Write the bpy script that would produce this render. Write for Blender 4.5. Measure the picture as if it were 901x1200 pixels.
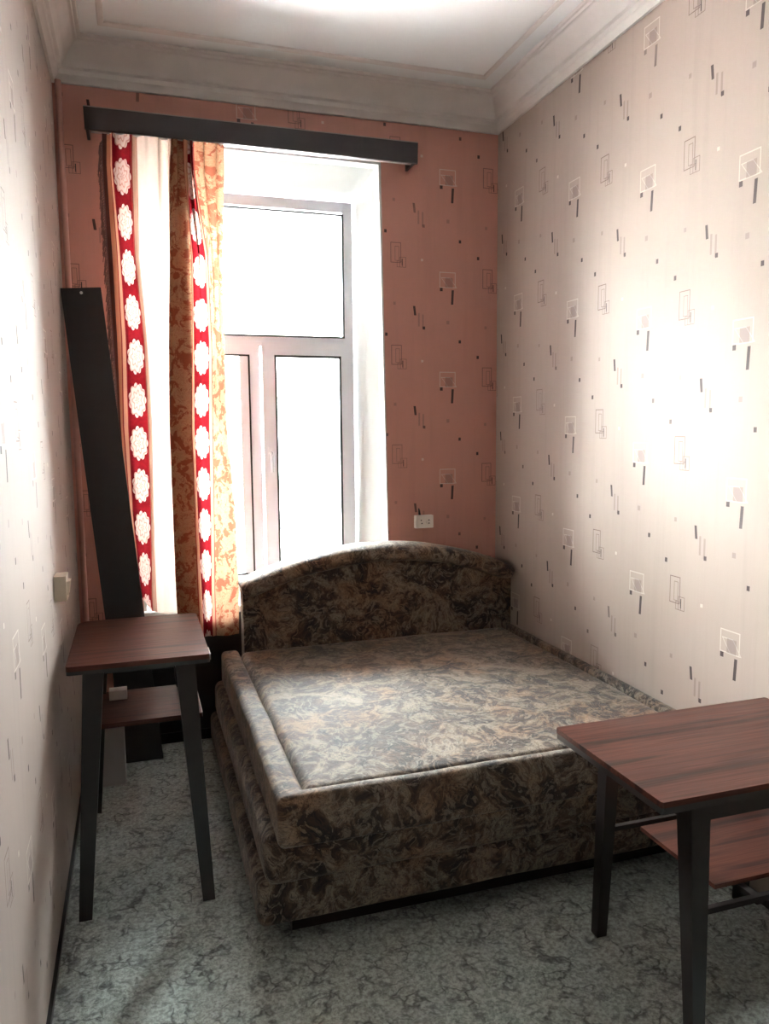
import bpy, bmesh, math, random
from mathutils import Vector, Matrix, noise
random.seed(7)
SC = bpy.context.scene
COL = SC.collection
for o in list(bpy.data.objects):
    bpy.data.objects.remove(o)

# ------------------------------------------------------------------ camera, sky, sun, exposure
W, D, H, HC, YB = 2.092, 3.713, 2.977, 3.10, -1.3      # room width, window wall, cornice foot, ceiling, rear wall
cam_d = bpy.data.cameras.new('camera'); cam = bpy.data.objects.new('camera', cam_d); COL.objects.link(cam)
cam_d.sensor_fit = 'VERTICAL'; cam_d.sensor_height = 36.0; cam_d.lens = 901.37 / 1200 * 36.0
cam_d.clip_start = 0.02
cr = Vector((0.95166318, -0.30701436, -0.0089098)); cu = Vector((0.04234713, 0.10242286, 0.99383916)); cf = Vector((0.30421032, 0.94617744, -0.11047324))
m = Matrix((cr, cu, -cf)).transposed().to_4x4(); m.translation = Vector((0.27442564, 0.0, 1.5)); cam.matrix_world = m
SC.camera = cam

world = bpy.data.worlds.new('sky'); SC.world = world; world.use_nodes = True
wn = world.node_tree; bg = wn.nodes['Background']
bg.inputs['Color'].default_value = (0.90, 0.97, 1.0, 1); bg.inputs['Strength'].default_value = 36.0
sun_d = bpy.data.lights.new('sun', 'SUN'); sun = bpy.data.objects.new('sun', sun_d); COL.objects.link(sun)
sun_d.energy = 13.0; sun_d.angle = 0.01; sun_d.color = (1.0, 0.95, 0.88)
sun.rotation_euler = (math.radians(48), 0, math.radians(-20)); sun.location = (0, -4, 9)
# portal: guides sky sampling through the real window opening, gives no light of its own
por_d = bpy.data.lights.new('window_portal', 'AREA'); por = bpy.data.objects.new('window_portal', por_d); COL.objects.link(por)
por_d.shape = 'RECTANGLE'; por_d.size = 1.02; por_d.size_y = 2.04; por_d.cycles.is_portal = True
por.location = (0.89, 4.12, 1.65); por.rotation_euler = (math.radians(-90), 0, 0)
SC.view_settings.view_transform = 'Standard'; SC.view_settings.look = 'None'
SC.view_settings.exposure = 2.35; SC.view_settings.gamma = 1.0; SC.view_settings.use_curve_mapping = False
SC.cycles.max_bounces = 10; SC.cycles.diffuse_bounces = 3; SC.cycles.transparent_max_bounces = 16
SC.cycles.sample_clamp_indirect = 20

# ------------------------------------------------------------------ node helpers
class NT:
    def __init__(self, tree): self.t = tree; self.n = tree.nodes; self.l = tree.links
    def put(self, sock, v):
        if v is None: return
        if hasattr(v, 'is_output'): self.l.new(v, sock)
        else:
            if sock.type == 'RGBA' and len(v) == 3: v = (*v, 1)
            sock.default_value = v
    def math(self, op, a, b=None, c=None, clamp=False):
        n = self.n.new('ShaderNodeMath'); n.operation = op; n.use_clamp = clamp
        for s, v in zip(n.inputs, (a, b, c)): self.put(s, v)
        return n.outputs[0]
    def vmath(self, op, a, b=None):
        n = self.n.new('ShaderNodeVectorMath'); n.operation = op
        self.put(n.inputs[0], a); self.put(n.inputs[1], b)
        return n.outputs[0]
    def mix(self, f, a, b, mode='MIX'):
        n = self.n.new('ShaderNodeMix'); n.data_type = 'RGBA'; n.blend_type = mode
        self.put(n.inputs[0], f); self.put(n.inputs[6], a); self.put(n.inputs[7], b)
        return n.outputs[2]
    def noise(self, vec, scale, detail=3, rough=.5, dist=0.0):
        n = self.n.new('ShaderNodeTexNoise'); self.put(n.inputs['Vector'], vec)
        n.inputs['Scale'].default_value = scale; n.inputs['Detail'].default_value = detail
        n.inputs['Roughness'].default_value = rough; n.inputs['Distortion'].default_value = dist
        return n.outputs['Fac'], n.outputs['Color']
    def voro(self, vec, scale, feature='F1', rnd=1.0):
        n = self.n.new('ShaderNodeTexVoronoi'); n.feature = feature; self.put(n.inputs['Vector'], vec)
        n.inputs['Scale'].default_value = scale; n.inputs['Randomness'].default_value = rnd
        return n.outputs['Distance']
    def ramp(self, f, pts):
        n = self.n.new('ShaderNodeValToRGB'); self.put(n.inputs[0], f)
        e = n.color_ramp.elements
        while len(e) < len(pts): e.new(0.5)
        for el, (p, c) in zip(e, pts): el.position = p; el.color = (*c, 1) if len(c) == 3 else c
        return n.outputs[0]
    def maprange(self, f, a, b, c=0., d=1.):
        n = self.n.new('ShaderNodeMapRange'); self.put(n.inputs[0], f)
        for i, v in enumerate((a, b, c, d)): n.inputs[i + 1].default_value = v
        return n.outputs[0]
    def mapping(self, vec, scale=(1, 1, 1), rot=(0, 0, 0), loc=(0, 0, 0)):
        n = self.n.new('ShaderNodeMapping'); self.put(n.inputs[0], vec)
        n.inputs['Scale'].default_value = scale; n.inputs['Rotation'].default_value = rot; n.inputs['Location'].default_value = loc
        return n.outputs[0]
    def coord(self, k='Object'): return self.n.new('ShaderNodeTexCoord').outputs[k]
    def pos(self): return self.n.new('ShaderNodeNewGeometry').outputs['Position']
    def sep(self, v):
        n = self.n.new('ShaderNodeSeparateXYZ'); self.put(n.inputs[0], v); return n.outputs
    def comb(self, x, y, z=0.0):
        n = self.n.new('ShaderNodeCombineXYZ')
        for s, v in zip(n.inputs, (x, y, z)): self.put(s, v)
        return n.outputs[0]
    def bump(self, h, strength=.3, dist=.01):
        n = self.n.new('ShaderNodeBump'); self.put(n.inputs['Height'], h)
        n.inputs['Strength'].default_value = strength; n.inputs['Distance'].default_value = dist
        return n.outputs[0]

def new_mat(name):
    mt = bpy.data.materials.new(name); mt.use_nodes = True
    nt = NT(mt.node_tree); b = mt.node_tree.nodes['Principled BSDF']
    return mt, nt, b

def plain(name, col, rough=.6, metal=0., var=.12, scale=12., bump=.08):
    mt, nt, b = new_mat(name)
    f, _ = nt.noise(nt.pos(), scale, 4)
    c2 = tuple(max(0, c * (1 - var * 2)) for c in col)
    nt.put(b.inputs['Base Color'], nt.mix(f, col, c2))
    b.inputs['Roughness'].default_value = rough; b.inputs['Metallic'].default_value = metal
    nt.put(b.inputs['Normal'], nt.bump(f, bump, .004))
    return mt

# wallpaper print: repeating abstract motifs, shared by the papered walls through one node group
def paper_group():
    g = bpy.data.node_groups.new('wallpaper_print', 'ShaderNodeTree')
    g.interface.new_socket('U', in_out='INPUT', socket_type='NodeSocketFloat')
    g.interface.new_socket('V', in_out='INPUT', socket_type='NodeSocketFloat')
    for s in ('Dark', 'Mid', 'Pale', 'Line'): g.interface.new_socket(s, in_out='OUTPUT', socket_type='NodeSocketFloat')
    nt = NT(g); gi = g.nodes.new('NodeGroupInput'); go = g.nodes.new('NodeGroupOutput')
    P, drop, u0 = .498, .105, -.162
    U, V = gi.outputs[0], gi.outputs[1]
    k = nt.math('FLOOR', nt.math('DIVIDE', nt.math('SUBTRACT', U, u0), P))
    u = nt.math('SUBTRACT', U, nt.math('MULTIPLY', k, P))
    v = nt.math('ADD', V, nt.math('MULTIPLY', k, drop))
    def rect(cu_, cv, w, h, sk=0.0):
        dv = nt.math('WRAP', nt.math('SUBTRACT', v, cv), P / 2, -P / 2)
        du = nt.math('SUBTRACT', u, cu_)
        if sk: du = nt.math('ADD', du, nt.math('MULTIPLY', dv, sk))
        a = nt.math('SUBTRACT', w / 2, nt.math('ABSOLUTE', du)); b = nt.math('SUBTRACT', h / 2, nt.math('ABSOLUTE', dv))
        return nt.math('MINIMUM', a, b)            # signed: > 0 inside
    def fill(r): return nt.math('GREATER_THAN', r, 0.0)
    def line(r, t): return nt.math('COMPARE', r, t / 2, t / 2)
    def mx(lst):
        r = lst[0]
        for q in lst[1:]: r = nt.math('MAXIMUM', r, q)
        return r
    dark = [fill(rect(*a)) for a in ((-.053, .10, .013, .016), (-.154, .177, .013, .016), (.242, -.168, .015, .017),
            (.303, -.205, .013, .072, -.05), (.098, -.278, .012, .046, .12), (.147, -.362, .013, .015), (.033, -.045, .0045, .034))]
    mid = [fill(rect(*a)) for a in ((.284, -.133, .042, .048), (.120, -.322, .009, .066), (.142, -.330, .009, .07), (-.009, -.246, .013, .015), (.278, -.331, .016, .018))]
    ln = [line(rect(0, 0, .055, .098), .0032), line(rect(.006, -.004, .022, .07), .002), line(rect(.036, -.045, .034, .05), .0022), line(rect(.020, -.055, .03, .03), .002)]
    pale = [line(rect(.276, -.120, .088, .078), .004), fill(rect(.138, -.029, .012, .012)), line(rect(.284, -.133, .05, .05, .8), .003)]
    for i, l in enumerate((dark, mid, pale, ln)): g.links.new(mx(l), go.inputs[i])
    return g
PG = paper_group()

def wallpaper(name, base, base2, axis, sign, u_at, z_at):
    mt, nt, b = new_mat(name)
    P = nt.pos(); s = nt.sep(P)
    U = nt.math('MULTIPLY', nt.math('SUBTRACT', s[axis], u_at), sign); V = nt.math('SUBTRACT', s[2], z_at)
    g = nt.n.new('ShaderNodeGroup'); g.node_tree = PG; nt.put(g.inputs[0], U); nt.put(g.inputs[1], V)
    big, _ = nt.noise(P, 1.3, 4, .6); strk, _ = nt.noise(nt.mapping(P, (26, 26, 1.6)), 1.0, 4, .6); fine, _ = nt.noise(P, 260, 2)
    c = nt.mix(nt.maprange(big, .35, .7), base, base2)
    c = nt.mix(nt.maprange(strk, .5, .85, 0, .35), c, tuple(x * .78 for x in base2))
    wear = nt.maprange(nt.noise(P, 3.1, 2)[0], .30, .45, .55, 1.)
    c = nt.mix(nt.math('MULTIPLY', g.outputs[2], .55), c, (.82, .74, .66))
    c = nt.mix(nt.math('MULTIPLY', g.outputs[1], .42), c, (.20, .12, .11))
    c = nt.mix(nt.math('MULTIPLY', nt.math('MULTIPLY', g.outputs[3], .75), wear), c, (.13, .06, .055))
    c = nt.mix(nt.math('MULTIPLY', nt.math('MULTIPLY', g.outputs[0], .93), wear), c, (.045, .022, .025))
    nt.put(b.inputs['Base Color'], c); b.inputs['Roughness'].default_value = .62
    nt.put(b.inputs['Normal'], nt.bump(nt.math('ADD', fine, nt.math('MULTIPLY', strk, 2.)), .12, .003))
    return mt

M = {}
M['paper_back'] = wallpaper('wallpaper_shaded', (.66, .315, .25), (.60, .295, .24), 0, 1, 1.539, 2.355)  # same paper as the side walls, with its shaded salmon tone coloured in
M['paper_right'] = wallpaper('wallpaper_lit', (.50, .39, .335), (.46, .36, .305), 1, -1, 2.261, 2.404)  # lit copy of that paper, paler in its base colour
M['paper_left'] = wallpaper('wallpaper_lit_left', (.45, .365, .325), (.41, .335, .30), 1, 1, 2.08, 1.52)
M['rear_absorber'] = plain('dark_bounce_absorber', (.10, .06, .05), .5)  # unseen rear wall, made dark to cut bounce light on the bed
M['plaster'] = plain('ceiling_paint', (.86, .85, .85), .75, var=.06, scale=3.)
M['cornice'] = plain('cornice_paint', (.82, .75, .72), .7, var=.10, scale=9., bump=.15)
M['reveal'] = plain('reveal_paint', (.72, .72, .70), .55, var=.03)
M['pvc'] = plain('window_plastic', (.82, .84, .92), .32, var=.01, bump=.0)
M['gasket'] = plain('rubber_gasket', (.02, .02, .022), .5, var=.05)
M['dark_board'] = plain('dark_painted_board', (.030, .022, .024), .42, var=.15, scale=30)
M['edge_pale'] = plain('pale_board_edge', (.42, .34, .32), .5)
M['metal'] = plain('aluminium_track', (.6, .57, .55), .35, .8, var=.05)
M['pipe'] = plain('painted_pipe', (.60, .30, .25), .45)
M['ivory'] = plain('ivory_plastic', (.80, .68, .54), .38, var=.03, bump=.0)
M['socket'] = plain('white_socket_plastic', (.85, .76, .68), .35, var=.03, bump=.0)
M['hole'] = plain('socket_holes', (.03, .02, .02), .7, var=.0)
M['carton'] = plain('pale_laminate', (.62, .57, .55), .5, var=.05)
M['dark_wood'] = plain('dark_lacquered_wood', (.022, .015, .014), .30, var=.2, scale=25)
M['facade'] = plain('facade_plaster', (.40, .39, .37), .8, var=.04)
M['ledge'] = plain('facade_tin_ledge', (.008, .008, .009), .6)
M['tin'] = plain('pink_tin_roof', (.60, .52, .51), .6)
M['glazing'] = plain('facade_glazing', (.28, .30, .32), .2, var=.05)
M['fringe'] = plain('fringe_thread', (.20, .10, .09), .8)

def wood_mat():
    mt, nt, b = new_mat('striped_veneer')
    P = nt.pos()
    a, _ = nt.noise(nt.mapping(P, (1.5, 26, 26)), 1.0, 5, .55, .4)
    f, _ = nt.noise(nt.mapping(P, (5, 240, 240)), 1.0, 3, .5)
    w, _ = nt.noise(nt.mapping(P, (1.1, 11, 11)), 1.0, 2, .5, .3)
    c = nt.ramp(a, [(.36, (.014, .005, .004)), (.44, (.06, .018, .012)), (.52, (.125, .042, .026)), (.58, (.075, .024, .016)), (.64, (.10, .034, .022)), (.72, (.028, .009, .007))])
    c = nt.mix(nt.maprange(w, .35, .65, 0, .3), c, (.14, .050, .034))
    c = nt.mix(nt.maprange(f, .5, .75, 0, .5), c, (.05, .016, .012))
    c = nt.mix(1.0, c, (.72, .62, .58), 'MULTIPLY')
    nt.put(b.inputs['Base Color'], c); nt.put(b.inputs['Roughness'], nt.maprange(f, .3, .7, .34, .46))
    nt.put(b.inputs['Normal'], nt.bump(f, .05, .002)); b.inputs['Specular IOR Level'].default_value = .2
    return mt
M['wood'] = wood_mat()

def bed_fabric():
    mt, nt, b = new_mat('mottled_velour')
    P = nt.pos()
    _, wc = nt.noise(P, 5.0, 3, .5)
    V = nt.vmath('ADD', P, nt.vmath('MULTIPLY', nt.vmath('SUBTRACT', wc, (.5, .5, .5)), (.22, .22, .22)))
    a, _ = nt.noise(V, 9.5, 5, .65, 1.0)
    bl, _ = nt.noise(V, 30, 4, .65, 1.2)
    c = nt.ramp(a, [(.36, (.024, .014, .012)), (.45, (.10, .055, .036)), (.52, (.34, .24, .17)), (.60, (.74, .63, .50)), (.70, (.20, .12, .08))])
    c = nt.mix(nt.maprange(bl, .52, .58, 0, .75), c, (.66, .58, .49))
    c = nt.mix(nt.maprange(bl, .44, .36, 0, .8), c, (.15, .085, .06))
    s, _ = nt.noise(nt.mapping(V, (1, 1.6, 1)), 36, 3, .6, 2.2)
    lines = nt.maprange(nt.math('ABSOLUTE', nt.math('SUBTRACT', s, .5)), .0, .035, .85, 0.)
    c = nt.mix(lines, c, (.045, .030, .028))
    s2, _ = nt.noise(V, 90, 2, .6, 1.5)
    c = nt.mix(nt.maprange(s2, .56, .66, 0, .45), c, (.06, .04, .035))
    c = nt.mix(1.0, c, (.37, .33, .30), 'MULTIPLY')
    wt, _ = nt.noise(P, 4.2, 3, .6)
    c = nt.mix(nt.maprange(wt, .48, .62, 0, .8), c, nt.mix(1.0, c, (1.1, .80, .58), 'MULTIPLY'))
    nt.put(b.inputs['Base Color'], c); b.inputs['Roughness'].default_value = .75
    b.inputs['Sheen Weight'].default_value = .25; b.inputs['Sheen Roughness'].default_value = .35; b.inputs['Sheen Tint'].default_value = (1, .93, .85, 1)
    h, _ = nt.noise(P, 14, 3, .6, .5)
    nt.put(b.inputs['Normal'], nt.bump(nt.math('ADD', h, nt.math('MULTIPLY', lines, .15)), .35, .012))
    return mt
M['velour'] = bed_fabric()

def carpet_mat():
    mt, nt, b = new_mat('sculpted_pile_carpet')
    P = nt.pos()
    _, wc = nt.noise(P, 9, 3, .6)
    V = nt.vmath('ADD', P, nt.vmath('MULTIPLY', nt.vmath('SUBTRACT', wc, (.5, .5, .5)), (.16, .16, 0)))
    e = nt.voro(V, 17, 'DISTANCE_TO_EDGE'); crack = nt.maprange(e, 0, .10, 1., 0.)
    gate = nt.maprange(nt.noise(P, 11, 3)[0], .45, .58, 0., 1.)
    crack = nt.math('MULTIPLY', crack, gate)
    pile, _ = nt.noise(P, 85, 4, .8); tuft = nt.voro(P, 190); lump, _ = nt.noise(P, 30, 4, .7, .4)
    tone, _ = nt.noise(P, 2.2, 3)
    c = nt.mix(tone, (.27, .33, .31), (.33, .32, .29))
    c = nt.mix(nt.maprange(pile, .42, .6), c, (.56, .63, .59))
    c = nt.mix(nt.maprange(lump, .36, .46, .55, 0.), c, (.07, .08, .078))
    c = nt.mix(nt.math('MULTIPLY', crack, .75), c, (.04, .045, .045))
    nt.put(b.inputs['Base Color'], c); b.inputs['Roughness'].default_value = .95; b.inputs['Specular IOR Level'].default_value = .1
    b.inputs['Sheen Weight'].default_value = .3
    hh = nt.math('ADD', nt.math('MULTIPLY', pile, .5), nt.math('ADD', nt.math('MULTIPLY', lump, 1.6), nt.math('MULTIPLY', crack, -1.3)))
    hh = nt.math('ADD', hh, nt.math('MULTIPLY', tuft, -.3))
    nt.put(b.inputs['Normal'], nt.bump(hh, .6, .0045))
    return mt
M['carpet'] = carpet_mat()

def curtain_mat():
    mt = bpy.data.materials.new('printed_curtain_cloth'); mt.use_nodes = True
    nt = NT(mt.node_tree); nt.n.clear()
    out = nt.n.new('ShaderNodeOutputMaterial')
    uv = nt.n.new('ShaderNodeUVMap').outputs[0]; s = nt.sep(uv); u, v = s[0], s[1]
    def band(a, b): return nt.math('MULTIPLY', nt.math('GREATER_THAN', u, a), nt.math('LESS_THAN', u, b))
    # damask ground: scrolling leaves
    _, wc = nt.noise(uv, 16, 3, .6)
    V = nt.vmath('ADD', uv, nt.vmath('MULTIPLY', nt.vmath('SUBTRACT', wc, (.5, .5, .5)), (.07, .07, 0)))
    sc, _ = nt.noise(V, 26, 3, .6, 3.5); bl, _ = nt.noise(nt.mapping(V, (1.5, 1, 1)), 17, 3, .55, 1.0)
    scroll = nt.maprange(nt.math('ABSOLUTE', nt.math('SUBTRACT', sc, .5)), .0, .045, 1., 0.)
    leaf = nt.maprange(nt.math('ADD', bl, nt.math('MULTIPLY', scroll, .07)), .52, .57, 0., .85)
    c = nt.mix(leaf, (.56, .38, .25), (.34, .10, .06))
    c = nt.mix(nt.math('MULTIPLY', scroll, .55), c, (.36, .11, .07))
    cream = nt.mix(nt.math('MULTIPLY', scroll, .15), (.80, .76, .70), (.62, .54, .52))
    c = nt.mix(band(.145, .40), c, cream)
    # red bands with medallions
    for a, b_ in ((.050, .128), (.655, .733)):
        mid = (a + b_) / 2
        dv = nt.math('WRAP', v, .095, -.095); du = nt.math('SUBTRACT', u, mid)
        x = nt.math('DIVIDE', du, .040); y = nt.math('DIVIDE', dv, .080)
        r = nt.math('SQRT', nt.math('ADD', nt.math('MULTIPLY', x, x), nt.math('MULTIPLY', y, y)))
        th = nt.math('ARCTAN2', y, x)
        lim = nt.math('ADD', .82, nt.math('MULTIPLY', nt.math('ABSOLUTE', nt.math('COSINE', nt.math('MULTIPLY', th, 5.5))), .15))
        fl = nt.math('LESS_THAN', r, lim)
        pet = nt.maprange(nt.math('SINE', nt.math('ADD', nt.math('MULTIPLY', r, 17), nt.math('MULTIPLY', nt.math('COSINE', nt.math('MULTIPLY', th, 7)), 1.6))), .35, .9, 0., .6)
        red = nt.mix(nt.maprange(nt.noise(uv, 70, 2)[0], .4, .6, 0, .35), (.27, .014, .024), (.18, .01, .016))
        flc = nt.mix(pet, (.86, .74, .70), (.52, .14, .13))
        c = nt.mix(band(a, b_), c, nt.mix(fl, red, flc))
    for a, b_, col in ((.0, .016, (.13, .055, .05)), (.016, .030, (.62, .27, .17)), (.030, .034, (.30, .05, .05)), (.034, .046, (.78, .42, .30)), (.046, .050, (.35, .04, .05)),
                       (.128, .132, (.40, .08, .07)), (.132, .142, (.80, .60, .48)), (.142, .146, (.55, .30, .24)),
                       (.637, .641, (.40, .08, .07)), (.641, .655, (.80, .48, .34)), (.733, .747, (.78, .42, .30)), (.747, .751, (.40, .08, .07))):
        c = nt.mix(band(a, b_), c, col)
    c = nt.mix(1.0, c, (.74, .60, .55), 'MULTIPLY')
    dif = nt.n.new('ShaderNodeBsdfDiffuse'); tr = nt.n.new('ShaderNodeBsdfTranslucent')
    nt.put(dif.inputs[0], c); nt.put(tr.inputs[0], c)
    wv, _ = nt.noise(uv, 300, 2)
    for q in (dif, tr): nt.put(q.inputs['Normal'], nt.bump(wv, .15, .001))
    mixn = nt.n.new('ShaderNodeMixShader'); mixn.inputs[0].default_value = .38
    nt.l.new(dif.outputs[0], mixn.inputs[1]); nt.l.new(tr.outputs[0], mixn.inputs[2]); nt.l.new(mixn.outputs[0], out.inputs[0])
    return mt
M['curtain'] = curtain_mat()

def glass_mat():
    mt = bpy.data.materials.new('window_glass'); mt.use_nodes = True
    nt = NT(mt.node_tree); nt.n.clear(); out = nt.n.new('ShaderNodeOutputMaterial')
    fr = nt.n.new('ShaderNodeFresnel'); fr.inputs[0].default_value = 1.45
    t = nt.n.new('ShaderNodeBsdfTransparent'); t.inputs[0].default_value = (.95, .97, .96, 1)
    g = nt.n.new('ShaderNodeBsdfGlossy'); g.inputs['Roughness'].default_value = .02
    mx = nt.n.new('ShaderNodeMixShader'); nt.l.new(fr.outputs[0], mx.inputs[0]); nt.l.new(t.outputs[0], mx.inputs[1]); nt.l.new(g.outputs[0], mx.inputs[2])
    nt.l.new(mx.outputs[0], out.inputs[0]); return mt
M['glass'] = glass_mat()

# ------------------------------------------------------------------ mesh helpers
def link(o, parent=None):
    COL.objects.link(o)
    if parent is not None: o.parent = parent
    return o
def obj(name, bm, mat, parent=None, bev=0.0, seg=2, smooth=True, origin=None):
    me = bpy.data.meshes.new(name)
    if bev > 0:
        bmesh.ops.bevel(bm, geom=[e for e in bm.edges if len(e.link_faces) == 2 and e.calc_face_angle(0) > .5], offset=bev, segments=seg, profile=.5, affect='EDGES', clamp_overlap=True)
    bmesh.ops.recalc_face_normals(bm, faces=bm.faces[:])
    org = Vector(origin) if origin else Vector((0, 0, 0))
    base = parent_loc(parent)
    bmesh.ops.translate(bm, verts=bm.verts[:], vec=-(org + (base if not origin else Vector((0, 0, 0)))))
    bm.to_mesh(me); bm.free()
    if smooth:
        me.shade_smooth(); me.set_sharp_from_angle(angle=math.radians(38))
    me.materials.append(mat)
    o = bpy.data.objects.new(name, me)
    if origin: o.location = org - base
    return link(o, parent)
def parent_loc(p):
    v = Vector((0, 0, 0))
    while p is not None: v += p.location; p = p.parent
    return v
def thing(name, label, cat, loc, group=None):
    o = bpy.data.objects.new(name, None); o.empty_display_size = .1; o.location = loc
    o['label'] = label; o['category'] = cat
    if group: o['group'] = group
    return link(o)
def structure(o): o['kind'] = 'structure'; return o
def sempty(name, loc=(0, 0, 0)):
    o = bpy.data.objects.new(name, None); o.location = loc; o['kind'] = 'structure'; return link(o)
def tag(o, label, cat): o['label'] = label; o['category'] = cat; return o
def box(bm, a, b):
    x0, y0, z0 = a; x1, y1, z1 = b
    v = [bm.verts.new(p) for p in ((x0, y0, z0), (x1, y0, z0), (x1, y1, z0), (x0, y1, z0), (x0, y0, z1), (x1, y0, z1), (x1, y1, z1), (x0, y1, z1))]
    for f in ((0, 3, 2, 1), (4, 5, 6, 7), (0, 1, 5, 4), (1, 2, 6, 5), (2, 3, 7, 6), (3, 0, 4, 7)): bm.faces.new([v[i] for i in f])
    return v
def hexa(bm, pts):
    v = [bm.verts.new(p) for p in pts]
    for f in ((0, 3, 2, 1), (4, 5, 6, 7), (0, 1, 5, 4), (1, 2, 6, 5), (2, 3, 7, 6), (3, 0, 4, 7)): bm.faces.new([v[i] for i in f])
def B(*boxes):
    bm = bmesh.new()
    for a, b in boxes: box(bm, a, b)
    return bm
def frustum(bm, c0, w0, c1, w1, n=4):
    """tapered leg from c0 (bottom, half widths w0) to c1 (top)"""
    if n == 4: offs = ((-1, -1), (1, -1), (1, 1), (-1, 1))
    rings = []
    for c, w in ((c0, w0), (c1, w1)):
        if n == 4: rings.append([bm.verts.new((c[0] + sx * w[0], c[1] + sy * w[1], c[2])) for sx, sy in offs])
        else: rings.append([bm.verts.new((c[0] + w[0] * math.cos(k * 2 * math.pi / n), c[1] + w[1] * math.sin(k * 2 * math.pi / n), c[2])) for k in range(n)])
    n_ = len(rings[0])
    for i in range(n_): bm.faces.new((rings[0][i], rings[0][(i + 1) % n_], rings[1][(i + 1) % n_], rings[1][i]))
    bm.faces.new(rings[0][::-1]); bm.faces.new(rings[1])
def tube(bm, pts, r, n=10, caps=True):
    rings = []
    for i, p in enumerate(pts):
        p = Vector(p); a = Vector(pts[max(i - 1, 0)]); b = Vector(pts[min(i + 1, len(pts) - 1)])
        d = (b - a).normalized(); ref = Vector((0, 0, 1)) if abs(d.z) < .9 else Vector((1, 0, 0))
        s = d.cross(ref).normalized(); t = s.cross(d)
        rr = r[i] if isinstance(r, (list, tuple)) else r
        rings.append([bm.verts.new(p + rr * (math.cos(k * 2 * math.pi / n) * s + math.sin(k * 2 * math.pi / n) * t)) for k in range(n)])
    for A, C in zip(rings, rings[1:]):
        for k in range(n): bm.faces.new((A[k], A[(k + 1) % n], C[(k + 1) % n], C[k]))
    if caps: bm.faces.new(rings[0][::-1]); bm.faces.new(rings[-1])
def prism_xz(bm, outline, y0, y1):
    a = [bm.verts.new((x, y0, z)) for x, z in outline]; b = [bm.verts.new((x, y1, z)) for x, z in outline]
    n = len(a)
    for i in range(n): bm.faces.new((a[i], a[(i + 1) % n], b[(i + 1) % n], b[i]))
    bm.faces.new(a[::-1]); bm.faces.new(b)
def prism_xy(bm, outline, z0, z1):
    a = [bm.verts.new((x, y, z0)) for x, y in outline]; b = [bm.verts.new((x, y, z1)) for x, y in outline]
    n = len(a)
    for i in range(n): bm.faces.new((a[i], a[(i + 1) % n], b[(i + 1) % n], b[i]))
    bm.faces.new(a[::-1]); bm.faces.new(b)

# ------------------------------------------------------------------ room shell
T = .12
# carpeted floor with a gently uneven pile
bm = bmesh.new()
nx, ny = 150, 300
gv = []
for j in range(ny + 1):
    row = []
    for i in range(nx + 1):
        x = -0.02 + (W + .04) * i / nx; y = 0.2 + (D - .2 + .03) * j / ny
        h = noise.noise(Vector((x * 22, y * 22, 0))) * .0022 + noise.noise(Vector((x * 60, y * 60, 3))) * .0013 - .003
        row.append(bm.verts.new((x, y, h)))
    gv.append(row)
for j in range(ny):
    for i in range(nx): bm.faces.new((gv[j][i], gv[j][i + 1], gv[j + 1][i + 1], gv[j + 1][i]))
# plain run behind the viewer and underside
v0 = [bm.verts.new(p) for p in ((-.02, YB - .02, -.003), (W + .02, YB - .02, -.003), (W + .02, .2, -.003), (-.02, .2, -.003))]
bm.faces.new(v0)
structure(obj('floor', bm, M['carpet']))
structure(obj('trim_4', B(((-T, YB - T, -.22), (W + T, D + .4, -.02))), M['plaster'], smooth=False))    # slab under the carpet

structure(obj('wall_left', B(((-T, YB, -.02), (0, D + .4, HC + .2))), M['paper_left'], smooth=False))
structure(obj('wall_right', B(((W, YB, -.02), (W + T, D + .4, HC + .2))), M['paper_right'], smooth=False))
structure(obj('wall_rear', B(((-T, YB - T, -.02), (W + T, YB, HC + .2))), M['rear_absorber'], smooth=False))
structure(obj('ceiling', B(((-T, YB - T, HC), (W + T, D + .4, HC + .25))), M['plaster'], smooth=False))
# window wall: opening x .30-1.465/1.50, z .62-2.776, splayed reveal to the frame
OX0, OX1T, OX1B, OZ0, OZ1 = .28, 1.465, 1.503, .62, 2.776
FX0, FX1, FZ0, FZ1, FY = .385, 1.395, .64, 2.655, 4.0
YO = D + .4
bm = bmesh.new()
yb = D + .06
hexa(bm, [(0, D, -.02), (OX0, D, -.02), (OX0, yb, -.02), (0, yb, -.02), (0, D, HC), (OX0, D, HC), (OX0, yb, HC), (0, yb, HC)])
hexa(bm, [(OX1B, D, -.02), (W, D, -.02), (W, yb, -.02), (OX1B, yb, -.02), (OX1T, D, OZ1), (W, D, OZ1), (W, yb, OZ1), (OX1T, yb, OZ1)])
box(bm, (OX0, D, -.02), (OX1B, yb, OZ0)); box(bm, (OX0, D, OZ1), (W, yb, HC))
structure(obj('wall_back', bm, M['paper_back'], smooth=False))
# outer masonry around the frame
bm = B(((0, yb, -.02), (FX0 + .02 - .1, YO, HC)), ((FX1 + .09, yb, -.02), (W, YO, HC)), ((FX0 - .08, yb, -.02), (FX1 + .09, YO, FZ0 - .02)), ((FX0 - .08, yb, FZ1 + .1), (FX1 + .09, YO, HC)))
bm.free()
bm = bmesh.new()
def quadprism(p): hexa(bm, p)
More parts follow.
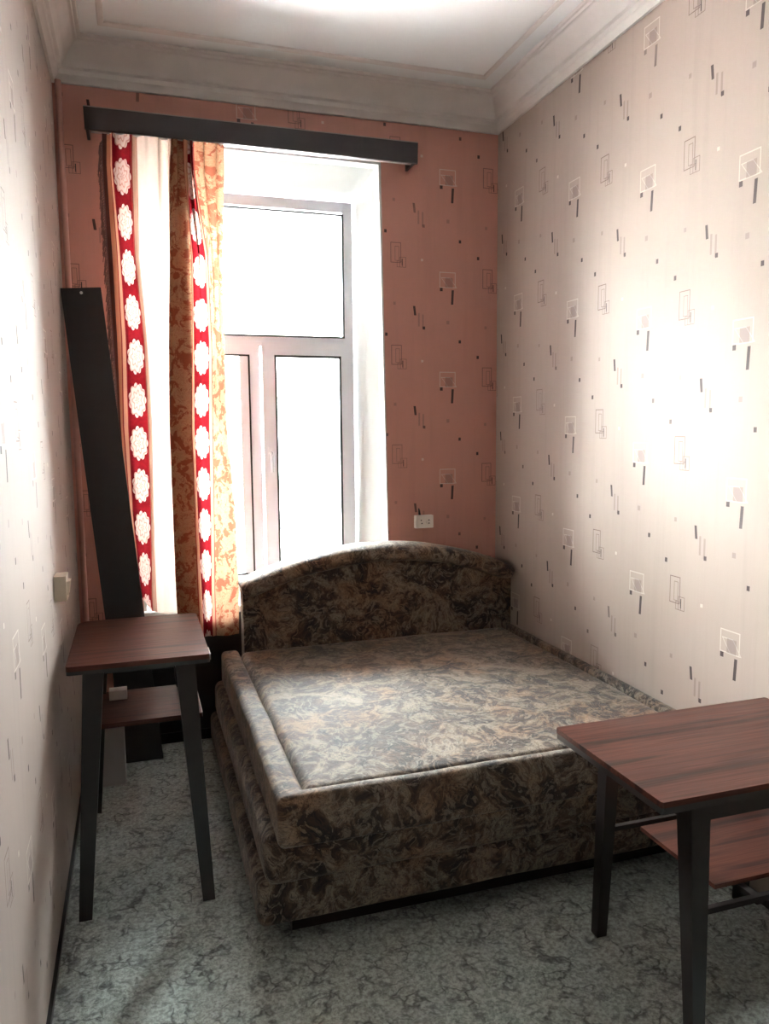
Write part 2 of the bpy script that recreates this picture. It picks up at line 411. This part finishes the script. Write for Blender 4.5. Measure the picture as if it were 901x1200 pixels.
# right reveal wedge, left wedge, head wedge, sill wedge (inner face = splay)
hexa(bm, [(OX1B, yb, -.02), (W, yb, -.02), (W, YO, -.02), (FX1, YO, -.02), (OX1T, yb, HC), (W, yb, HC), (W, YO, HC), (FX1, YO, HC)])
hexa(bm, [(0, yb, -.02), (OX0, yb, -.02), (FX0, YO, -.02), (0, YO, -.02), (0, yb, HC), (OX0, yb, HC), (FX0, YO, HC), (0, YO, HC)])
hexa(bm, [(OX0, yb, OZ1), (OX1T, yb, OZ1), (FX1, YO, FZ1), (FX0, YO, FZ1), (OX0, yb, HC), (OX1T, yb, HC), (FX1, YO, HC), (FX0, YO, HC)])
hexa(bm, [(OX0, yb, -.02), (OX1B, yb, -.02), (FX1, YO, -.02), (FX0, YO, -.02), (OX0, yb, OZ0), (OX1B, yb, OZ0), (FX1, YO, OZ0), (FX0, YO, OZ0)])
structure(obj('trim_3', bm, M['reveal'], smooth=False))     # whitewashed splayed window reveal
# thin white lining where the reveal meets the papered face
bm = bmesh.new()
hexa(bm, [(OX1B - .012, D + .002, OZ0), (OX1B, D + .002, OZ0), (OX1B, yb, OZ0), (OX1B - .014, yb + .02, OZ0), (OX1T - .012, D + .002, OZ1), (OX1T, D + .002, OZ1), (OX1T, yb, OZ1), (OX1T - .014, yb + .02, OZ1)])
box(bm, (OX0, D + .002, OZ0), (OX0 + .012, yb + .01, OZ1)); box(bm, (OX0, D + .002, OZ1 - .012), (OX1T, yb + .01, OZ1))
structure(obj('trim_5', bm, M['reveal'], smooth=False))

# cornice: moulded profile swept round the room, deeper on the window side
prof = [(0, H - .012), (.012, H - .012), (.018, H + .004), (.030, H + .012), (.034, H + .030), (.046, H + .036), (.050, H + .050), (.064, H + .062), (.082, H + .078),
        (.098, H + .100), (.104, H + .104), (.112, H + .104), (.116, H + .112), (.128, H + .112), (.132, HC + .002)]
bm = bmesh.new(); loops = []
for d, z in prof:
    k = 1.38
    pts = [(d, YB + d), (W - d, YB + d), (W - d, D - d * k), (d, D - d * k)]
    lp = []
    for i in range(4):
        a, b_ = pts[i], pts[(i + 1) % 4]
        for t in range(12):
            x = a[0] + (b_[0] - a[0]) * t / 12; y = a[1] + (b_[1] - a[1]) * t / 12
            jz = noise.noise(Vector((x * 4, y * 4, z * 9))) * .0016
            lp.append(bm.verts.new((x, y, z + jz)))
    loops.append(lp)
for A, C in zip(loops, loops[1:]):
    n = len(A)
    for i in range(n): bm.faces.new((A[i], A[(i + 1) % n], C[(i + 1) % n], C[i]))
structure(obj('trim_1', bm, M['cornice']))
# second, flatter ceiling moulding inside the cornice
bm = bmesh.new(); loops = []
for d, z in ((.20, HC + .001), (.202, HC - .006), (.212, HC - .009), (.222, HC - .006), (.226, HC + .001)):
    loops.append([bm.verts.new(p) for p in ((d, YB + d, z), (W - d, YB + d, z), (W - d, D - d * 1.35, z), (d, D - d * 1.35, z))])
for A, C in zip(loops, loops[1:]):
    for i in range(4): bm.faces.new((A[i], A[(i + 1) % 4], C[(i + 1) % 4], C[i]))
structure(obj('trim_2', bm, M['cornice']))

# baseboards (low, painted)
structure(obj('baseboard_left', B(((0, YB, 0), (.010, D - .03, .022))), M['dark_wood'], bev=.003))
structure(obj('baseboard_right', B(((W - .010, YB, 0), (W, D - .01, .022))), M['dark_wood'], bev=.003))

# ------------------------------------------------------------------ window
win = sempty('window_1', (.89, FY, FZ0))
def frame(bm, x0, x1, z0, z1, w, y0, y1):
    for a, b_ in (((x0, y0, z0), (x0 + w, y1, z1)), ((x1 - w, y0, z0), (x1, y1, z1)), ((x0 + w, y0, z0), (x1 - w, y1, z0 + w)), ((x0 + w, y0, z1 - w), (x1 - w, y1, z1))): box(bm, a, b_)
bm = bmesh.new(); frame(bm, FX0, FX1, FZ0, FZ1, .052, FY, FY + .07)
obj('window_frame', bm, M['pvc'], win, bev=.004)
obj('transom', B(((FX0 + .052, FY + .002, 1.915), (FX1 - .052, FY + .07, 1.968))), M['pvc'], win, bev=.004)
obj('mullion', B(((.842, FY + .002, FZ0 + .052), (.897, FY + .07, 1.915))), M['pvc'], win, bev=.004)
# opening sash on the right
sash = B(); frame(sash, .905, 1.385, FZ0 + .03, 1.93, .068, FY - .022, FY + .045)
sash = obj('window_sash', sash, M['pvc'], win, bev=.005)
obj('pane', B(((.971, FY + .01, FZ0 + .096), (1.319, FY + .016, 1.864))), M['glass'], sash, smooth=False)
bm = bmesh.new(); frame(bm, .969, 1.321, FZ0 + .092, 1.868, .011, FY - .024, FY + .02); obj('gasket', bm, M['gasket'], sash, smooth=False)
hd = B(((.925, FY - .030, 1.335), (.949, FY - .022, 1.400))); hd = obj('window_handle', hd, M['pvc'], sash, bev=.004)
bm = bmesh.new(); tube(bm, [(.937, FY - .03, 1.37), (.937, FY - .056, 1.37), (.938, FY - .062, 1.355), (.939, FY - .062, 1.272)], [.008, .008, .0085, .007])
obj('handle_lever', bm, M['pvc'], win)
# fixed lights
obj('pane', B(((FX0 + .05, FY + .02, FZ0 + .05), (.844, FY + .026, 1.917))), M['glass'], win, smooth=False)
bm = bmesh.new(); frame(bm, FX0 + .050, .845, FZ0 + .096, 1.870, .008, FY - .003, FY + .03); obj('gasket', bm, M['gasket'], win, smooth=False)
bm = bmesh.new(); frame(bm, FX0 + .046, .843, FZ0 + .05, 1.916, .05, FY + .001, FY + .05); obj('glazing_bead', bm, M['pvc'], win, bev=.003)
obj('pane', B(((FX0 + .05, FY + .02, 1.966), (FX1 - .05, FY + .026, FZ1 - .05))), M['glass'], win, smooth=False)
bm = bmesh.new(); frame(bm, FX0 + .046, FX1 - .047, 1.963, FZ1 - .061, .009, FY - .004, FY + .03); obj('gasket', bm, M['gasket'], win, smooth=False)
# sill board
structure(obj('trim_6', B(((OX0 - .03, D - .035, OZ0 - .002), (OX1B + .02, D + .05, OZ0 + .028)), ((OX0 + .01, D + .04, OZ0 - .002), (OX1T - .04, FY + .0, OZ0 + .028))), M['reveal'], bev=.004))

pn = sempty('shade_boards', (.41, D, 0))          # added dark boards standing in for the shade under the sill
obj('shade_board', B(((.13, D - .014, .03), (.79, D, .60))), M['dark_wood'], pn, bev=.002)
obj('shade_rail', B(((.12, D - .022, .575), (.80, D, .612)), ((.12, D - .022, .0), (.80, D, .05))), M['dark_wood'], pn, bev=.002)
# ------------------------------------------------------------------ outside
nb = thing('building', 'pale plastered building across the street seen through the window', 'building', (2.0, 14, -6))
obj('wall', B(((-9, 14, -6), (14, 20, 5.6))), M['facade'], nb, smooth=False)
obj('cornice', B(((-9.2, 13.7, 5.5), (14.2, 14.02, 5.75))), M['facade'], nb, smooth=False)
obj('ledge', B(((-9, 13.86, -.34), (14, 14.02, -.26))), M['ledge'], nb, smooth=False)
for x in (.8, 2.15, 4.6):
    for z0, z1 in ((.55, 2.0), (4.05, 5.2)):
        wd = obj('window', B(((x, 13.97, z0), (x + .85, 14.01, z1))), M['glazing'], nb, smooth=False)
        obj('sill', B(((x - .08, 13.84, z0 - .08), (x + .93, 14.01, z0))), M['ledge'], wd, smooth=False)
        obj('lintel', B(((x - .05, 13.88, z1), (x + .90, 14.01, z1 + .06))), M['ledge'], wd, smooth=False)
an = thing('rooftop', 'low pinkish tin roof just outside beneath the lower window panes', 'roof', (2.0, 8, -6))
obj('roof_sheet', B(((-3, 6.5, -.2), (7, 9.0, .30))), M['tin'], an, smooth=False)
obj('gutter', B(((-3.05, 6.42, .24), (7.05, 6.5, .31))), M['ledge'], an, smooth=False)
obj('ridge', B(((-3.05, 8.95, .30), (7.05, 9.02, .42))), M['ledge'], an, smooth=False)
bx_ = obj('wall', B(((-3, 6.6, -6), (7, 9.0, -.2))), M['facade'], an, smooth=False)
gr = sempty('ground', (0, 10, -6)); obj('street', B(((-30, 4.2, -6.2), (30, 14, -6))), M['facade'], gr, smooth=False)

# ------------------------------------------------------------------ curtain board and curtain
rod = thing('curtain_board', 'long dark curtain board mounted across the top of the window', 'curtain rail', (.87, D, 2.74))
bm = bmesh.new(); hexa(bm, [(.128, 3.578, 2.745), (1.606, 3.578, 2.739), (1.606, 3.590, 2.739), (.128, 3.590, 2.745), (.126, 3.578, 2.834), (1.608, 3.578, 2.833), (1.608, 3.590, 2.833), (.126, 3.590, 2.834)])
obj('fascia_board', bm, M['dark_board'], rod, bev=.002)
obj('top_board', B(((.126, 3.590, 2.822), (1.608, D, 2.832))), M['dark_board'], rod, bev=.001)
obj('pale_edge_strip', B(((.126, 3.577, 2.8335), (1.608, 3.592, 2.837))), M['edge_pale'], rod)['label'] = 'pale top edge'  # narrow pale strip along the top of the fascia
for x in (.132, 1.590): obj('end_bracket', B(((x, 3.59, 2.745), (x + .012, D, 2.822))), M['dark_board'], rod, bev=.001)
obj('curtain_track', B(((.15, 3.612, 2.748), (1.588, 3.632, 2.760)), ((.15, 3.618, 2.76), (1.588, 3.626, 2.822))), M['metal'], rod, bev=.001)['label'] = 'pale metal curtain track'

ZR = [2.769, 2.619, 2.257, 1.886, 1.508, 1.121, 0.726, 0.557]
#      fabric u, y, hem z, x at each ZR
KEY = [(.000, 3.625, .775, [.193, .188, .192, .198, .206, .215, .22, .231]),
       (.030, 3.622, .765, [0.227, 0.22, 0.232, 0.234, 0.224, 0.237, 0.257, 0.261]),
       (.048, 3.618, .740, [0.237, 0.231, 0.246, 0.255, 0.249, 0.251, 0.271, 0.279]),
       (.128, 3.604, .672, [0.31, 0.304, 0.303, 0.327, 0.329, 0.325, 0.312, 0.317]),
       (.144, 3.622, .660, [0.335, 0.332, 0.324, 0.341, 0.348, 0.339, 0.335, 0.339]),
       (.220, 3.608, .655, [.385, .382, .372, .375, .378, .378, .372, .374]),
       (.310, 3.618, .655, [0.473, 0.468, 0.454, 0.439, 0.429, 0.436, 0.429, 0.427]),
       (.420, 3.640, .600, [0.557, 0.551, 0.549, 0.547, 0.541, 0.547, 0.552, 0.554]),
       (.550, 3.607, .560, [0.477, 0.464, 0.452, 0.434, 0.423, 0.423, 0.423, 0.428]),
       (.600, 3.598, .545, [.500, .492, .490, .482, .470, .470, .470, .472]),
       (.638, 3.606, .535, [0.531, 0.529, 0.538, 0.536, 0.519, 0.52, 0.521, 0.523]),
       (.654, 3.596, .532, [0.538, 0.537, 0.556, 0.543, 0.53, 0.531, 0.537, 0.539]),
       (.694, 3.612, .530, [.548, .548, .582, .577, .565, .562, .561, .560]),
       (.734, 3.598, .530, [0.557, 0.558, 0.605, 0.611, 0.598, 0.593, 0.584, 0.582]),
       (.750, 3.606, .530, [0.571, 0.573, 0.62, 0.623, 0.614, 0.608, 0.599, 0.598]),
       (.810, 3.594, .529, [.630, .625, .640, .645, .642, .650, .650, .645]),
       (.870, 3.614, .528, [0.704, 0.700, 0.684, 0.680, 0.679, 0.706, 0.710, 0.705])]
def xat(tab, z):
    for i in range(len(ZR) - 1):
        if z >= ZR[i + 1] or i == len(ZR) - 2:
            a = (z - ZR[i + 1]) / (ZR[i] - ZR[i + 1]); a = max(-.3, min(1.2, a)); return tab[i + 1] + a * (tab[i] - tab[i + 1])
def build_curtain():
    bm = bmesh.new(); uvl = bm.loops.layers.uv.new('UVMap'); NS, NR = 12, 110
    ks = []
    for i in range(len(KEY) - 1):
        for s in range(NS):
            ks.append((i, s / NS))
    ks.append((len(KEY) - 2, 1.0))
    grid = []
    for r in range(NR + 1):
        t = r / NR; row = []
        for i, a in ks:
            A, C = KEY[i], KEY[i + 1]; sm = a * a * (3 - 2 * a)
            u = A[0] + (C[0] - A[0]) * a; y = A[1] + (C[1] - A[1]) * sm; hem = A[2] + (C[2] - A[2]) * a
            z = 2.765 + t * (hem - 2.765)
            x = xat(A[3], z) * (1 - a) + xat(C[3], z) * a
            y += .010 * noise.noise(Vector((u * 14, z * 1.3, 1.0))) + .0035 * noise.noise(Vector((u * 40, z * 4, 5.0)))
            top = max(0, 1 - (2.765 - z) / .35)
            y += .006 * top * math.sin(u * 95); x += .003 * top * math.sin(u * 60 + 1)
            tl = max(0, 1 - (2.765 - z) / 1.05)
            for c0, c1, am in ((.585, .765, .016), (.24, .36, .008), (.775, .87, .009)):
                if c0 < u < c1:
                    w_ = math.sin(math.pi * (u - c0) / (c1 - c0)) ** .7 * tl
                    x += am * w_ * math.sin((u - c0) * 150); y += .014 * w_ * math.cos((u - c0) * 150)
            row.append((bm.verts.new((x, y, z)), (u, 2.765 - z)))
        grid.append(row)
    for A, C in zip(grid, grid[1:]):
        for i in range(len(A) - 1):
            q = (A[i], C[i], C[i + 1], A[i + 1])
            f = bm.faces.new([w[0] for w in q]); f.smooth = True
            for lp, w in zip(f.loops, q): lp[uvl].uv = w[1]
    return bm
cur = thing('curtain', 'gathered orange and cream curtain with red floral bands hanging at the window', 'curtain', (.45, 3.61, .53))
bm = build_curtain(); me = bpy.data.meshes.new('cloth'); bmesh.ops.translate(bm, verts=bm.verts[:], vec=-cur.location); bm.to_mesh(me); bm.free()
me.materials.append(M['curtain']); link(bpy.data.objects.new('cloth', me), cur)
bm = bmesh.new()
for i in range(420):
    z = 2.72 - i * .0046
    x = xat(KEY[0][3], z) + .004; r = random.random()
    tube(bm, [(x, 3.622, z), (x - .008 - .008 * r, 3.616 - .004 * r, z - .012 - .008 * r), (x - .010 - .012 * r, 3.618, z - .036 - .02 * r)], .0016, 3)
fr_ = obj('fringe', bm, M['fringe'], cur); fr_['kind'] = 'stuff'; fr_['label'] = 'dark thread fringe along the left edge'
for x in (.22, .30, .37, .46, .53, .565, .63, .69):
    bm = bmesh.new(); tube(bm, [(x, 3.618, 2.752), (x, 3.612, 2.742), (x, 3.604, 2.748), (x, 3.606, 2.758)], .002, 6); obj('hook', bm, M['metal'], cur)

# ------------------------------------------------------------------ spare board leaning in the corner
pl = thing('leaning_board', 'tall dark spare curtain board leaning in the corner beside the curtain', 'board', (.24, 3.55, 0))
bm = bmesh.new()
hexa(bm, [(.168, 3.52, .002), (.335, 3.52, .002), (.335, 3.536, .002), (.168, 3.536, .002), (.004, 3.532, 2.083), (.163, 3.532, 2.094), (.163, 3.548, 2.094), (.004, 3.548, 2.083)])
obj('front_board', bm, M['dark_board'], pl, bev=.002)
bm = bmesh.new()
hexa(bm, [(.168, 3.536, .002), (.180, 3.536, .002), (.180, 3.64, .002), (.168, 3.64, .002), (.004, 3.548, 2.078), (.016, 3.548, 2.078), (.016, 3.64, 2.078), (.004, 3.64, 2.078)])
obj('side_board', bm, M['dark_board'], pl, bev=.002)
bm = bmesh.new(); tube(bm, [(.085, 3.533, 2.068), (.085, 3.529, 2.068)], .006, 10); obj('screw', bm, M['metal'], pl)

bm = bmesh.new(); tube(bm, [(.026, 3.685, z) for z in (-.0, .6, 1.2, 1.8, 2.4, H - .01)], .013, 14)
tag(obj('heating_pipe', bm, M['pipe'], origin=(.026, 3.685, 0)), 'thin pink painted pipe running up the left corner of the window wall', 'pipe')

# ------------------------------------------------------------------ sockets and switch
so = thing('wall_socket', 'small white double socket on the back wall above the headboard', 'socket', (1.672, D, 1.011))
bm = B(((1.628, D - .034, .978), (1.722, D, 1.043))); obj('socket_body', bm, M['socket'], so, bev=.009, seg=3)
for k, x in enumerate((1.660, 1.697)):
    bm = bmesh.new(); tube(bm, [(x, D - .0335, 1.011), (x, D - .037, 1.011)], [.0155, .0145], 20); s_ = obj('socket_face', bm, M['socket'], so)
    pts = ((x - .006, 1.019), (x - .002, 1.003)) if k == 0 else ((x, 1.019), (x, 1.003))
    for (hx, hz) in pts:
        bm = bmesh.new(); tube(bm, [(hx, D - .0365, hz), (hx, D - .0376, hz)], .0036, 10); obj('socket_hole', bm, M['hole'], s_)
bm = bmesh.new(); hexa(bm, [(1.652, D - .006, 1.043), (1.664, D - .006, 1.043), (1.664, D, 1.043), (1.652, D, 1.043), (1.651, D - .004, 1.078), (1.656, D - .004, 1.078), (1.656, D, 1.078), (1.651, D, 1.078)])
obj('cable', bm, M['dark_wood'], so)

sw = thing('wall_switch', 'beige box switch mounted on the left wall near the small stand', 'switch', (0, 2.73, .98))
obj('switch_body', B(((0, 2.69, .937), (.038, 2.775, 1.020))), M['ivory'], sw, bev=.006, seg=3)
bm = bmesh.new(); hexa(bm, [(.036, 2.705, .955), (.042, 2.705, .955), (.042, 2.76, .955), (.036, 2.76, .955), (.036, 2.705, 1.0), (.049, 2.705, 1.0), (.049, 2.76, 1.0), (.036, 2.76, 1.0)])
obj('rocker', bm, M['ivory'], sw, bev=.002)

# ------------------------------------------------------------------ bed
bed = thing('bed', 'wide upholstered bed with mottled brown floral velour and arched headboard', 'bed', (1.34, 2.7, 0))
V_ = M['velour']
obj('plinth', B(((.66, 2.14, .0), (2.04, 3.5, .09))), M['dark_wood'], bed, bev=.005)
def soft(bm, cuts=10):
    pass
def rounded(name, a, b_, r, seg=4, amp=.003, parent=bed, cuts=None, crown=0.0):
    bm = bmesh.new(); box(bm, a, b_)
    n = cuts or 1
    if cuts:
        d = [b_[i] - a[i] for i in range(3)]
        for ax in range(3):
            k = max(1, int(d[ax] / cuts))
            for j in range(1, k + 1):
                p = [0, 0, 0]; p[ax] = a[ax] + d[ax] * j / (k + 1); nn = [0, 0, 0]; nn[ax] = 1
                bmesh.ops.bisect_plane(bm, geom=bm.verts[:] + bm.edges[:] + bm.faces[:], plane_co=p, plane_no=nn)
    bmesh.ops.bevel(bm, geom=[e for e in bm.edges if len(e.link_faces) == 2 and e.calc_face_angle(0) > .5], offset=r, segments=seg, profile=.5, affect='EDGES', clamp_overlap=True)
    for v in bm.verts:
        n1 = noise.noise_vector(v.co * 5.0); v.co += n1 * amp
        if crown and v.co.z > (a[2] + b_[2]) / 2:
            fx = (v.co.x - a[0]) / (b_[0] - a[0]); fy = (v.co.y - a[1]) / (b_[1] - a[1])
            v.co.z += crown * max(0, 4 * fx * (1 - fx)) ** .6 * max(0, 4 * fy * (1 - fy)) ** .6
    me_o = obj(name, bm, V_, parent)
    me_o.data.shade_smooth()
    return me_o
rounded('lower_tier', (.548, 2.055, .075), (2.076, 3.49, .215), .028, cuts=.09, amp=.004)
rounded('side_panel', (.570, 2.035, .205), (2.080, 3.49, .360), .036, cuts=.09, amp=.004)
bm = bmesh.new()
prism_xy(bm, [(.604, 1.996), (2.081, 1.996), (2.081, 3.49), (2.036, 3.49), (2.036, 2.046), (.684, 2.046), (.684, 3.49), (.604, 3.49)], .335, .490)
for k in range(21):
    bmesh.ops.bisect_plane(bm, geom=bm.verts[:] + bm.edges[:] + bm.faces[:], plane_co=(.75 + k * .06, 0, 0), plane_no=(1, 0, 0))
    bmesh.ops.bisect_plane(bm, geom=bm.verts[:] + bm.edges[:] + bm.faces[:], plane_co=(0, 2.12 + k * .065, 0), plane_no=(0, 1, 0))
bmesh.ops.bevel(bm, geom=[e for e in bm.edges if len(e.link_faces) == 2 and e.calc_face_angle(0) > .5], offset=.021, segments=4, profile=.5, affect='EDGES', clamp_overlap=False)
for v in bm.verts: v.co += noise.noise_vector(v.co * 5.0) * .003
o = obj('rim', bm, V_, bed); o.data.shade_smooth(); o['label'] = 'padded rim framing the mattress panel'
rounded('mattress', (.690, 2.052, .350), (2.032, 3.492, .476), .030, seg=5, cuts=.06, amp=.003, crown=.022)['label'] = 'flat velour mattress panel set inside the rim'
obj('bed_box', B(((.62, 2.08, .10), (2.05, 3.48, .355))), M['dark_wood'], bed)
# headboard: arched padded face with a thick roll on top
hb = thing  # keep name short
def archz(x): return .938 - .31 * (x - 1.39) ** 2
XS = [.714 + (2.080 - .714) * i / 44 for i in range(45)]
bm = bmesh.new()
out = [(x, archz(x) - .050) for x in XS]
prism_xz(bm, [(XS[0], .08)] + [(XS[-1], .08)] + out[::-1], 3.505, 3.60)
obj('headboard_panel', bm, V_, bed, bev=.008)
bm = bmesh.new(); rings = []
for i, x in enumerate(XS):
    zc = archz(x) - .043; sl = math.atan(-.62 * (x - 1.39)); nrm = Vector((-math.sin(sl), 0, math.cos(sl)))
    end = min(i, 44 - i); rr = 1.0 if end > 1 else (.72 if end == 0 else .93)
    ring = []
    for k in range(20):
        th = 2 * math.pi * k / 20; c, s = math.cos(th), math.sin(th)
        yy = .105 * math.copysign(abs(c) ** .55, c) * rr; zz = .043 * math.copysign(abs(s) ** .75, s) * rr
        p = Vector((x, 3.545 + yy, zc)) + nrm * zz
        p += noise.noise_vector(p * 9) * .004
        ring.append(bm.verts.new(p))
    rings.append(ring)
for A, C in zip(rings, rings[1:]):
    for k in range(20): bm.faces.new((A[k], A[(k + 1) % 20], C[(k + 1) % 20], C[k]))
bm.faces.new(rings[0]); bm.faces.new(rings[-1])
o = obj('headboard_roll', bm, V_, bed)

# ------------------------------------------------------------------ tall wooden stand (left)
st = thing('wooden_stand', 'tall narrow wooden stand with striped veneer top by the left wall', 'stand', (.255, 2.76, 0))
def round_rect(x0, y0, x1, y1, radii, seg=6):
    pts = []
    for (cx, cy, a0, r) in ((x0, y0, 180, radii[0]), (x1, y0, 270, radii[1]), (x1, y1, 0, radii[2]), (x0, y1, 90, radii[3])):
        sx = 1 if cx == x0 else -1; sy = 1 if cy == y0 else -1
        ox, oy = cx + sx * r, cy + sy * r
        for k in range(seg + 1):
            a = math.radians(a0 + 90 * k / seg); pts.append((ox + r * math.cos(a), oy + r * math.sin(a)))
    return pts
ZT = .775
bm = bmesh.new(); prism_xy(bm, round_rect(.040, 2.478, .474, 3.070, (.012, .012, .03, .05)), ZT - .016, ZT); obj('top', bm, M['wood'], st, bev=.0015)
bm = bmesh.new(); prism_xy(bm, round_rect(.0405, 2.479, .4745, 3.069, (.012, .012, .03, .05)), ZT - .028, ZT - .016); obj('underboard', bm, M['dark_wood'], st)
obj('pale_edge_strip', B(((.4745, 2.480, ZT - .020), (.477, 2.560, ZT - .001))), M['edge_pale'], st)['label'] = 'chipped pale edge banding'
bm = B(((.085, 2.53, ZT - .048), (.43, 2.548, ZT - .028)), ((.085, 3.02, ZT - .048), (.43, 3.038, ZT - .028)), ((.085, 2.548, ZT - .048), (.103, 3.02, ZT - .028)), ((.412, 2.548, ZT - .048), (.43, 3.02, ZT - .028)))
obj('apron', bm, M['dark_wood'], st, bev=.001)
for (bx0, by0, tx, ty) in ((.067, 2.405, .118, 2.525), (.437, 2.39, .397, 2.525), (.067, 3.10, .118, 3.015), (.447, 3.08, .397, 3.015)):
    bm = bmesh.new(); frustum(bm, (bx0, by0, .0), (.019, .019), (tx, ty, ZT - .028), (.031, .028)); obj('leg', bm, M['dark_wood'], st, bev=.007, seg=3)
bm = B(((.10, 2.700, .483), (.458, 3.040, .500))); obj('shelf', bm, M['wood'], st, bev=.001)
obj('pale_edge_strip', B(((.458, 2.705, .484), (.4605, 3.03, .500))), M['edge_pale'], st)['label'] = 'pale edge banding of the shelf'

bm = B(((.142, 2.93, .5015), (.205, 2.975, .536))); 
ad = tag(obj('plug_adaptor', bm, M['carton'], bev=.006, origin=(.173, 2.95, .5015)), 'small pale block lying on the lower shelf of the stand', 'adaptor')
bx = thing('floor_box', 'pale upright box standing on the carpet under the stand', 'box', (.12, 3.36, 0))
obj('box_body', B(((.052, 3.302, .004), (.176, 3.44, .250))), M['carton'], bx, bev=.003)
obj('box_lid', B(((.050, 3.300, .240), (.178, 3.442, .253))), M['carton'], bx, bev=.002)

# ------------------------------------------------------------------ low table (right)
tb = thing('side_table', 'low dark legged table with striped veneer top and lower shelf', 'table', (1.72, 1.58, 0))
TZ = .665
bm = bmesh.new(); prism_xy(bm, round_rect(1.352, 1.358, 2.078, 1.815, (.006, .006, .006, .006), 3), TZ - .014, TZ); obj('top', bm, M['wood'], tb, bev=.0015)
bm = bmesh.new(); prism_xy(bm, round_rect(1.353, 1.359, 2.077, 1.814, (.006, .006, .006, .006), 3), TZ - .030, TZ - .014); obj('underboard', bm, M['dark_wood'], tb)
bm = B(((1.45, 1.385, TZ - .080), (2.03, 1.401, TZ - .030)), ((1.45, 1.775, TZ - .080), (2.03, 1.791, TZ - .030)), ((1.45, 1.401, TZ - .080), (1.466, 1.775, TZ - .030)), ((2.014, 1.401, TZ - .080), (2.03, 1.775, TZ - .030)))
obj('apron', bm, M['dark_wood'], tb, bev=.001)
for (fx, fy, tx, ty) in ((1.487, 1.385, 1.475, 1.405), (1.520, 1.835, 1.510, 1.785), (2.035, 1.385, 2.015, 1.405), (2.035, 1.835, 2.015, 1.785)):
    tw = .027 if ty < 1.6 else .022
    bm = bmesh.new(); frustum(bm, (fx, fy, 0), (.016, .016), (tx, ty, TZ - .030), (tw, tw)); obj('leg', bm, M['dark_wood'], tb, bev=.008, seg=3)
for y in (1.405, 1.80): obj('stretcher', B(((1.50, y - .007, .338), (2.02, y + .007, .352))), M['dark_wood'], tb, bev=.004)
for x in (1.68, 1.95):
    obj('shelf_bearer', B(((x, 1.41, .322), (x + .02, 1.80, .338))), M['dark_wood'], tb, bev=.001)
obj('shelf', B(((1.61, 1.475, .338), (2.05, 1.775, .350))), M['wood'], tb, bev=.001)
